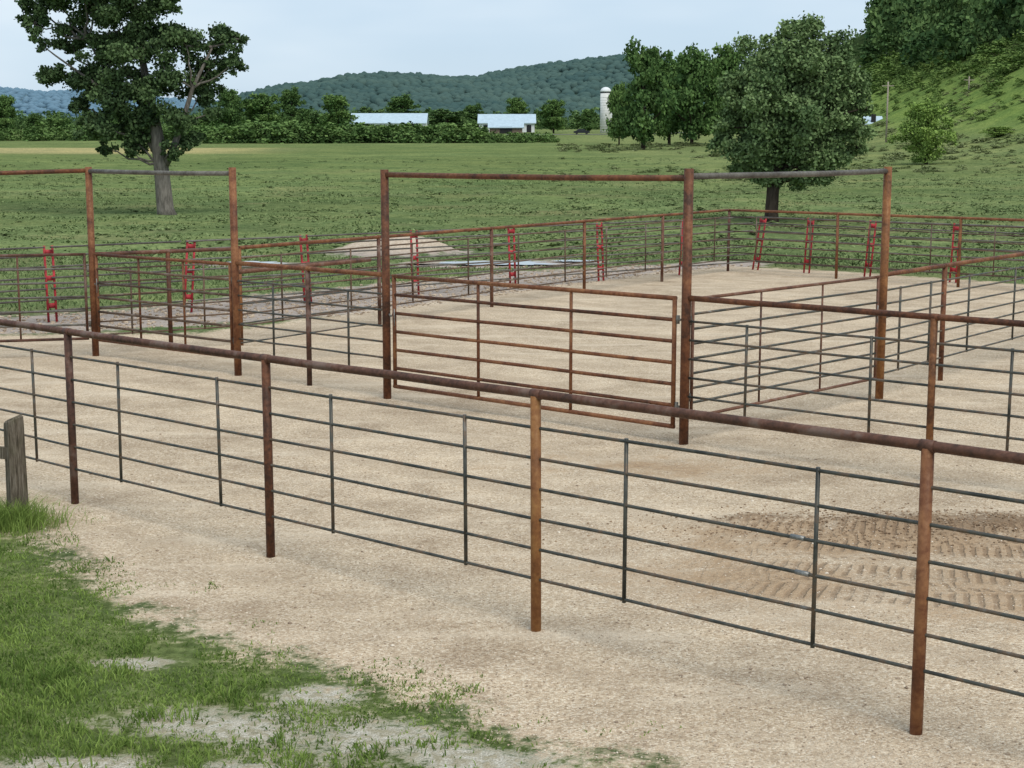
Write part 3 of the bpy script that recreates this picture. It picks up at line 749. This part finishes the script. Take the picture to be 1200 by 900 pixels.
# ------------------------------------------------------------------ grass blades
def blades(P, hgt, wid, rng, tint, lean=.5):
    n = len(P); a = rng.uniform(0, 6.28, n); d = np.stack([np.cos(a), np.sin(a), np.zeros(n)], 1)
    la = rng.uniform(0, 6.28, n); ld = np.stack([np.cos(la), np.sin(la), np.zeros(n)], 1) * (hgt * rng.uniform(.1, 1, n) * lean)[:, None]
    up = np.zeros((n, 3)); up[:, 2] = hgt; w = d * (wid * .5)[:, None]
    l = P - w; r = P + w; mm = P + up * .6 + ld * .35; ml = mm - w * .8; mr = mm + w * .8; tip = P + up * .95 + ld
    V = np.stack([l, r, ml, mr, tip], 1).reshape(-1, 3)
    F0 = np.array([[0, 1, 3], [0, 3, 2], [2, 3, 4]]); F = (F0[None] + (np.arange(n) * 5)[:, None, None]).reshape(-1, 3)
    return V, F, np.repeat(tint, 5)
ZG = zz.reshape(ny, nx)
def gz(X, Y):
    ix = np.clip(np.searchsorted(gx, X) - 1, 0, nx - 2); iy = np.clip(np.searchsorted(gy, Y) - 1, 0, ny - 2)
    tx = (X - gx[ix]) / (gx[ix + 1] - gx[ix]); ty = (Y - gy[iy]) / (gy[iy + 1] - gy[iy])
    return (ZG[iy, ix] * (1 - tx) + ZG[iy, ix + 1] * tx) * (1 - ty) + (ZG[iy + 1, ix] * (1 - tx) + ZG[iy + 1, ix + 1] * tx) * ty
N = 330000
X = rng.uniform(-7.5, 1.6, N); Y = rng.uniform(7.2, 17.5, N)
sd = sdf(X, Y, PAD); nn = fbm(X / .6, Y / .6, 71); n2 = fbm(X / .14, Y / .14, 75)
sm_ = sandmask(X, Y) + (n2 - .5) * 2.6 + (nn - .5) * 1.8
den = sstep(.15, -.6, sd + (nn - .5) * 2.8 + (n2 - .5) * 1.8) * (1 - .92 * sstep(-.4, .4, sm_)) * sstep(.33, .5, n2 + .08 + np.clip(-sd, 0, 1.4) * .10)
den *= np.interp(Y, [8, 10, 12, 16], [.8, .9, .8, .6])
k = rng.uniform(0, 1, N) < den; X, Y, sd, nn = X[k], Y[k], sd[k], nn[k]
edge = np.clip(-sd / 1.2, 0.15, 1); c3 = sstep(.5, .72, fbm(X / .22, Y / .22, 88))
hg = (rng.uniform(.018, .05, len(X)) * (.5 + .9 * nn)) * (.6 + .4 * edge) * (1 + 1.3 * c3)
tg = np.clip((fbm(X / .3, Y / .3, 81) - .22) * 1.3 + rng.uniform(-.25, .3, len(X)), 0, 1)
wd_ = rng.uniform(.006, .013, len(X))
m_ = 2600; a_ = rng.uniform(0, 6.28, m_); q_ = np.abs(rng.normal(0, .2, m_)) + .08
X2 = -4.74 + np.cos(a_) * q_ * 1.3; Y2 = 13.98 + np.sin(a_) * q_; h2 = rng.uniform(.06, .34, m_) * np.clip(1.2 - 1.3 * q_, .2, 1)
X = np.r_[X, X2]; Y = np.r_[Y, Y2]; hg = np.r_[hg, h2]; tg = np.r_[tg, np.clip(rng.uniform(.2, 1, m_), 0, 1)]; wd_ = np.r_[wd_, rng.uniform(.004, .008, m_)]
V, F, T = blades(np.column_stack([X, Y, gz(X, Y) - .004]), hg, wd_, rng, tg, 1.2)
link("grass", np_mesh("grass", V, F, M_blade, False, dict(tint=T)), kind="stuff", label="short green grass with bare sandy patches", category="grass")
N = 150000
Y = 44 + (rng.uniform(0, 1, N) ** 1.5) * 95; X = rng.uniform(-.40, .40, N) * Y
sd = sdf(X, Y, PAD); tn = fbm(X / 2.2, Y / 2.2, 91); k = (sd < -1.2) & (rng.uniform(0, 1, N) < sstep(.42, .62, tn) * .7 + .05) & (ripsd(X, Y) < -.1)
for a in PUD: k &= ell(X, Y, a[0], a[1] - 1.2, a[2] * 1.2, a[3] * 2.2) < -.05
X, Y, tn = X[k], Y[k], tn[k]
V, F, T = blades(np.column_stack([X, Y, gz(X, Y) - .02]), rng.uniform(.03, .11, len(X)) * (.5 + tn), rng.uniform(.05, .13, len(X)), rng, np.clip(rng.uniform(-.1, .8, len(X)) + tn * .3, 0, 1), 2.0)
link("pasture_grass", np_mesh("pasture_grass", V, F, M_tuft, False, dict(tint=T)), kind="stuff", label="tufted green pasture grass", category="grass")
N = 60000
Y = rng.uniform(26, 50, N); X = rng.uniform(-22, 22, N); sd = sdf(X, Y, PAD)
k = (sd < -.5) & (ripsd(X, Y) < -.1)
X, Y = X[k], Y[k]
V, F, T = blades(np.column_stack([X, Y, gz(X, Y) - .02]), rng.uniform(.04, .14, len(X)), rng.uniform(.02, .05, len(X)), rng, rng.uniform(0, .9, len(X)), 1.3)
link("verge_grass", np_mesh("verge_grass", V, F, M_tuft, False, dict(tint=T)), kind="stuff", label="rough green grass along the pen edge", category="grass")

# stones
def stonemat():
    m, nt = nmat("loose_stone"); g = G(nt); t = g.attr('tint')
    g.outd(g.ramp(t, [(0, (.24, .18, .13)), (.4, (.43, .34, .25)), (.75, (.56, .46, .35)), (1, (.7, .62, .51))])); return m
M_stone = stonemat()
N = 20000
Y = 8 + rng.uniform(0, 1, N) ** 1.3 * 12; X = rng.uniform(-.36, .36, N) * Y + rng.uniform(-1, 1, N); sd = sdf(X, Y, PAD); k = sd > -.1; X, Y = X[k], Y[k]
R = rng.uniform(.003, .009, len(X)) * (1 + (rng.uniform(0, 1, len(X)) < .04) * 1.0)
V, F, T = blobs(np.column_stack([X, Y, gz(X, Y) + R * .2]), R, .2, .6, 1, rng)
link("gravel", np_mesh("gravel", V, F, M_stone, False, dict(tint=T)), kind="stuff", label="loose tan and pink gravel stones", category="gravel")
Y = rng.uniform(27, 46, 14000); X = rng.uniform(-16, 8, 14000); k = (ripsd(X, Y) > .1) & (sdf(X, Y, PAD) < .3); X, Y = X[k], Y[k]
R = rng.uniform(.015, .05, len(X))
V, F, T = blobs(np.column_stack([X, Y, gz(X, Y) + R * .2]), R, .22, .6, 1, rng, rng.uniform(0, .6, len(X)))
link("riprap", np_mesh("riprap", V, F, M_stone, False, dict(tint=T)), kind="stuff", label="grey broken rock edging the gravel pad", category="rocks")
X = rng.normal(4.3, 1.4, 2600); Y = rng.normal(13.9, .4, 2600); R = rng.uniform(.004, .015, 2600)
mc, nt = nmat("damp_soil_clods"); g = G(nt); g.outd(g.ramp(g.attr('tint'), [(0, (.15, .10, .065)), (1, (.34, .24, .155))]))
V, F, T = blobs(np.column_stack([X, Y, gz(X, Y) + R * .2]), R, .25, .7, 1, rng)
link("soil_clods", np_mesh("soil_clods", V, F, mc, False, dict(tint=T)), kind="stuff", label="brown churned soil clods on the gravel", category="soil")

# ------------------------------------------------------------------ farm buildings
M_white = simple("white_siding", (.7, .72, .73), .6, 0, .06, 2)
M_bluer = simple("pale_blue_metal_roof", (.42, .53, .6), .45, .0, .08, 1)
M_brown = simple("brown_siding", (.17, .13, .1), .8, 0, .2, 2)
M_dark = simple("dark_opening", (.02, .02, .022), .7)
M_conc = simple("pale_concrete", (.66, .66, .64), .8, 0, .08, .8)
M_glass = simple("dark_glass", (.03, .035, .04), .15, 0, .1, 3, 0, .6)
def barn(label, px0, px1, eave_y, ridge_y, base_y, D, wm, rm, doors, depth=14, ang=0.0, name="barn"):
    X = ((px0 + px1) / 2 - 600) / 1800 * D; w = (px1 - px0) / 1800 * D
    zc = tz(X, D); eh = 3.5 + (172 - eave_y) / 1800 * D - zc; rh = 3.5 + (172 - ridge_y) / 1800 * D - zc
    e = empty(name, (X, D, zc), label, "barn"); e.rotation_euler = (0, 0, ang)
    b = MB(); b.box((0, depth / 2, eh / 2 - .5), (w, depth, eh + 1))
    b.add([(-w / 2, 0, eh), (-w / 2, depth, eh), (-w / 2, depth / 2, rh - .15), (w / 2, 0, eh), (w / 2, depth, eh), (w / 2, depth / 2, rh - .15)], [(0, 1, 2), (3, 5, 4)])
    link("wall", b.mesh("wall", wm), e)
    b = MB(); o = .5
    for s in (0, 1):
        y0 = -o if s == 0 else depth + o; yz = eh - .15
        b.add([(-w / 2 - o, y0, yz), (w / 2 + o, y0, yz), (w / 2 + o, depth / 2, rh), (-w / 2 - o, depth / 2, rh),
               (-w / 2 - o, y0, yz + .2), (w / 2 + o, y0, yz + .2), (w / 2 + o, depth / 2, rh + .2), (-w / 2 - o, depth / 2, rh + .2)],
              [(0, 1, 2, 3), (4, 5, 6, 7), (0, 1, 5, 4), (1, 2, 6, 5), (3, 0, 4, 7)])
    link("roof", b.mesh("roof", rm), e)
    for (t, dw, dh) in doors:
        b = MB(); b.box((-w / 2 + w * t, -.04, dh / 2), (dw, .08, dh)); link("door", b.mesh("door", M_dark), e)
barn("long low barn with pale blue metal roof", 414, 500, 145, 134, 150, 500, M_white, M_bluer, [(.2, 2.5, 2.2), (.8, 2.5, 2.2)], 12)
barn("white farm barn with pale metal roof", 562, 626, 145, 135, 157, 470, M_white, M_bluer, [(.12, 1.2, 2.2), (.9, 1.4, 2.2)], 12)
barn("small brown shed in front of white barn", 574, 612, 150, 143, 157, 445, M_brown, M_bluer, [(.5, 3.5, 2.0)], 8, name="shed")
barn("small hillside shed with pale roof", 1008, 1027, 146, 138, 150, 290, M_white, M_bluer, [(.5, .9, 1.6)], 4, name="shed")
D = 450; X = (708 - 600) / 1800 * D; z = tz(X, D); hs_ = 3.5 + (172 - 106) / 1800 * D - z
e = empty("silo", (X, D, z), "tall white concrete silo with a domed cap", "silo")
b = MB(); b.tube([(0, 0, -.5), (0, 0, hs_ - 1.2)], 1.55, 24)
for i in range(14): b.tube([(0, 0, .6 + i * (hs_ - 2.4) / 14), (0, 0, .68 + i * (hs_ - 2.4) / 14)], 1.58, 24)
link("wall", b.mesh("wall", M_conc, True), e)
b = MB(); b.tube([(0, 0, hs_ - 1.2), (0, 0, hs_ - .9)], 1.6, 24); link("band", b.mesh("band", M_dark, True), e)
b = MB(); b.tube([(0, 0, hs_ - .9 + 1.4 * math.sin(a)) for a in np.linspace(0, 1.5, 7)], [1.6 * math.cos(a) for a in np.linspace(0, 1.5, 7)], 24); link("dome", b.mesh("dome", M_white, True), e)
b = MB(); b.box((1.65, -.3, hs_ / 2 - .5), (.7, .7, hs_ - 1)); link("chute", b.mesh("chute", M_white), e)
rm_ = simple("grey_asphalt_road", (.2, .195, .185), .9, 0, .1, 2)
pts = [(x, 424 + .02 * x) for x in np.linspace(-10, 110, 40)]
vs = []; fs = []
for i, (x, y) in enumerate(pts):
    for w_ in (-3, 3): vs.append((x, y + w_, tz(x, y + w_) + .12))
    if i: fs.append((2 * i - 2, 2 * i, 2 * i + 1, 2 * i - 1))
b = MB(); b.add(vs, fs); link("road", b.mesh("road", rm_), kind="structure")
e = empty("parked_car", (19, 424.4, tz(19, 424.4) + .14), "small dark car on the country road", "car")
M_car = simple("dark_car_paint", (.03, .033, .04), .3, .3, .05)
prof = [(-2.2, .35), (-2.2, .8), (-1.5, .95), (-.9, 1.42), (.6, 1.45), (1.2, .98), (2.1, .85), (2.2, .35)]
b = MB(); n = len(prof); b.add([(x, -.85, z) for x, z in prof] + [(x, .85, z) for x, z in prof], [tuple(range(n)), tuple(range(2 * n - 1, n - 1, -1))] + [(i, i + n, (i + 1) % n + n, (i + 1) % n) for i in range(n)])
link("body", b.mesh("body", M_car), e)
b = MB(); b.add([(-1.25, -.86, .98), (-.82, -.86, 1.34), (.52, -.86, 1.36), (.95, -.86, .98)], [(0, 1, 2, 3)]); link("window", b.mesh("window", M_glass), e)
for x in (-1.35, 1.35):
    for y in (-.8, .8):
        b = MB(); b.tube([(x, y - .1, .33), (x, y + .1, .33)], .33, 14); link("wheel", b.mesh("wheel", M_dark, True), e)
M_pole = simple("utility_pole_wood", (.3, .26, .21), .9)
for (pxx, top, D) in ((1033, 98, 235), (1126, 92, 270)):
    X = (pxx - 600) / 1800 * D; z = tz(X, D); hh_ = 3.5 + (172 - top) / 1800 * D - z
    e = empty("utility_pole", (X, D, z), "wooden utility pole with crossarm on the slope", "utility pole", "utility poles along the slope")
    b = MB(); b.tube([(0, 0, -.5), (0, 0, hh_)], [.16, .11], 8); link("pole", b.mesh("pole", M_pole, True), e)
    b = MB(); b.box((0, 0, hh_ - .6), (1.8, .12, .14)); link("crossarm", b.mesh("crossarm", M_pole), e)

# ------------------------------------------------------------------ sky and light
w = bpy.data.worlds.new("World"); scene.world = w; w.use_nodes = True; nt = w.node_tree; nt.nodes.clear(); g = G(nt)
sky = g.n('ShaderNodeTexSky', sky_type='NISHITA'); sky.sun_disc = False
EL, AZ = math.radians(56), math.radians(150)
sky.sun_elevation = EL; sky.sun_rotation = AZ
tc = g.n('ShaderNodeTexCoord').outputs['Generated']
cn = g.noise(g.mapv(tc, (1, 1, 4)), 2.2, 4, .55)
cl = g.mix(g.rng(cn, .35, .7), (5.5, 7.0, 8.6), (7.2, 8.2, 9.0))
col = g.mix(g.rng(cn, .3, .7, .75, .95), sky.outputs[0], cl)
bg = g.n('ShaderNodeBackground'); g.set(bg.inputs[0], col); bg.inputs[1].default_value = .11
o = g.n('ShaderNodeOutputWorld'); nt.links.new(bg.outputs[0], o.inputs[0])
sd_ = bpy.data.lights.new("sun", 'SUN'); sd_.energy = 2.4; sd_.angle = math.radians(34); sd_.color = (1, .94, .84)
so = bpy.data.objects.new("sun", sd_); COL.objects.link(so)
dirv = Vector((math.sin(AZ) * math.cos(EL), math.cos(AZ) * math.cos(EL), math.sin(EL)))
so.rotation_euler = dirv.to_track_quat('Z', 'Y').to_euler()

cam = bpy.data.cameras.new("camera"); co = bpy.data.objects.new("camera", cam); COL.objects.link(co)
co.location = (0, 0, H); co.rotation_euler = (math.radians(90 - 8.78), 0, 0)
cam.sensor_width = 36; cam.lens = 54; cam.clip_end = 20000; cam.clip_start = .1
scene.camera = co
scene.view_settings.view_transform = 'Standard'; scene.view_settings.look = 'None'; scene.view_settings.exposure = 0
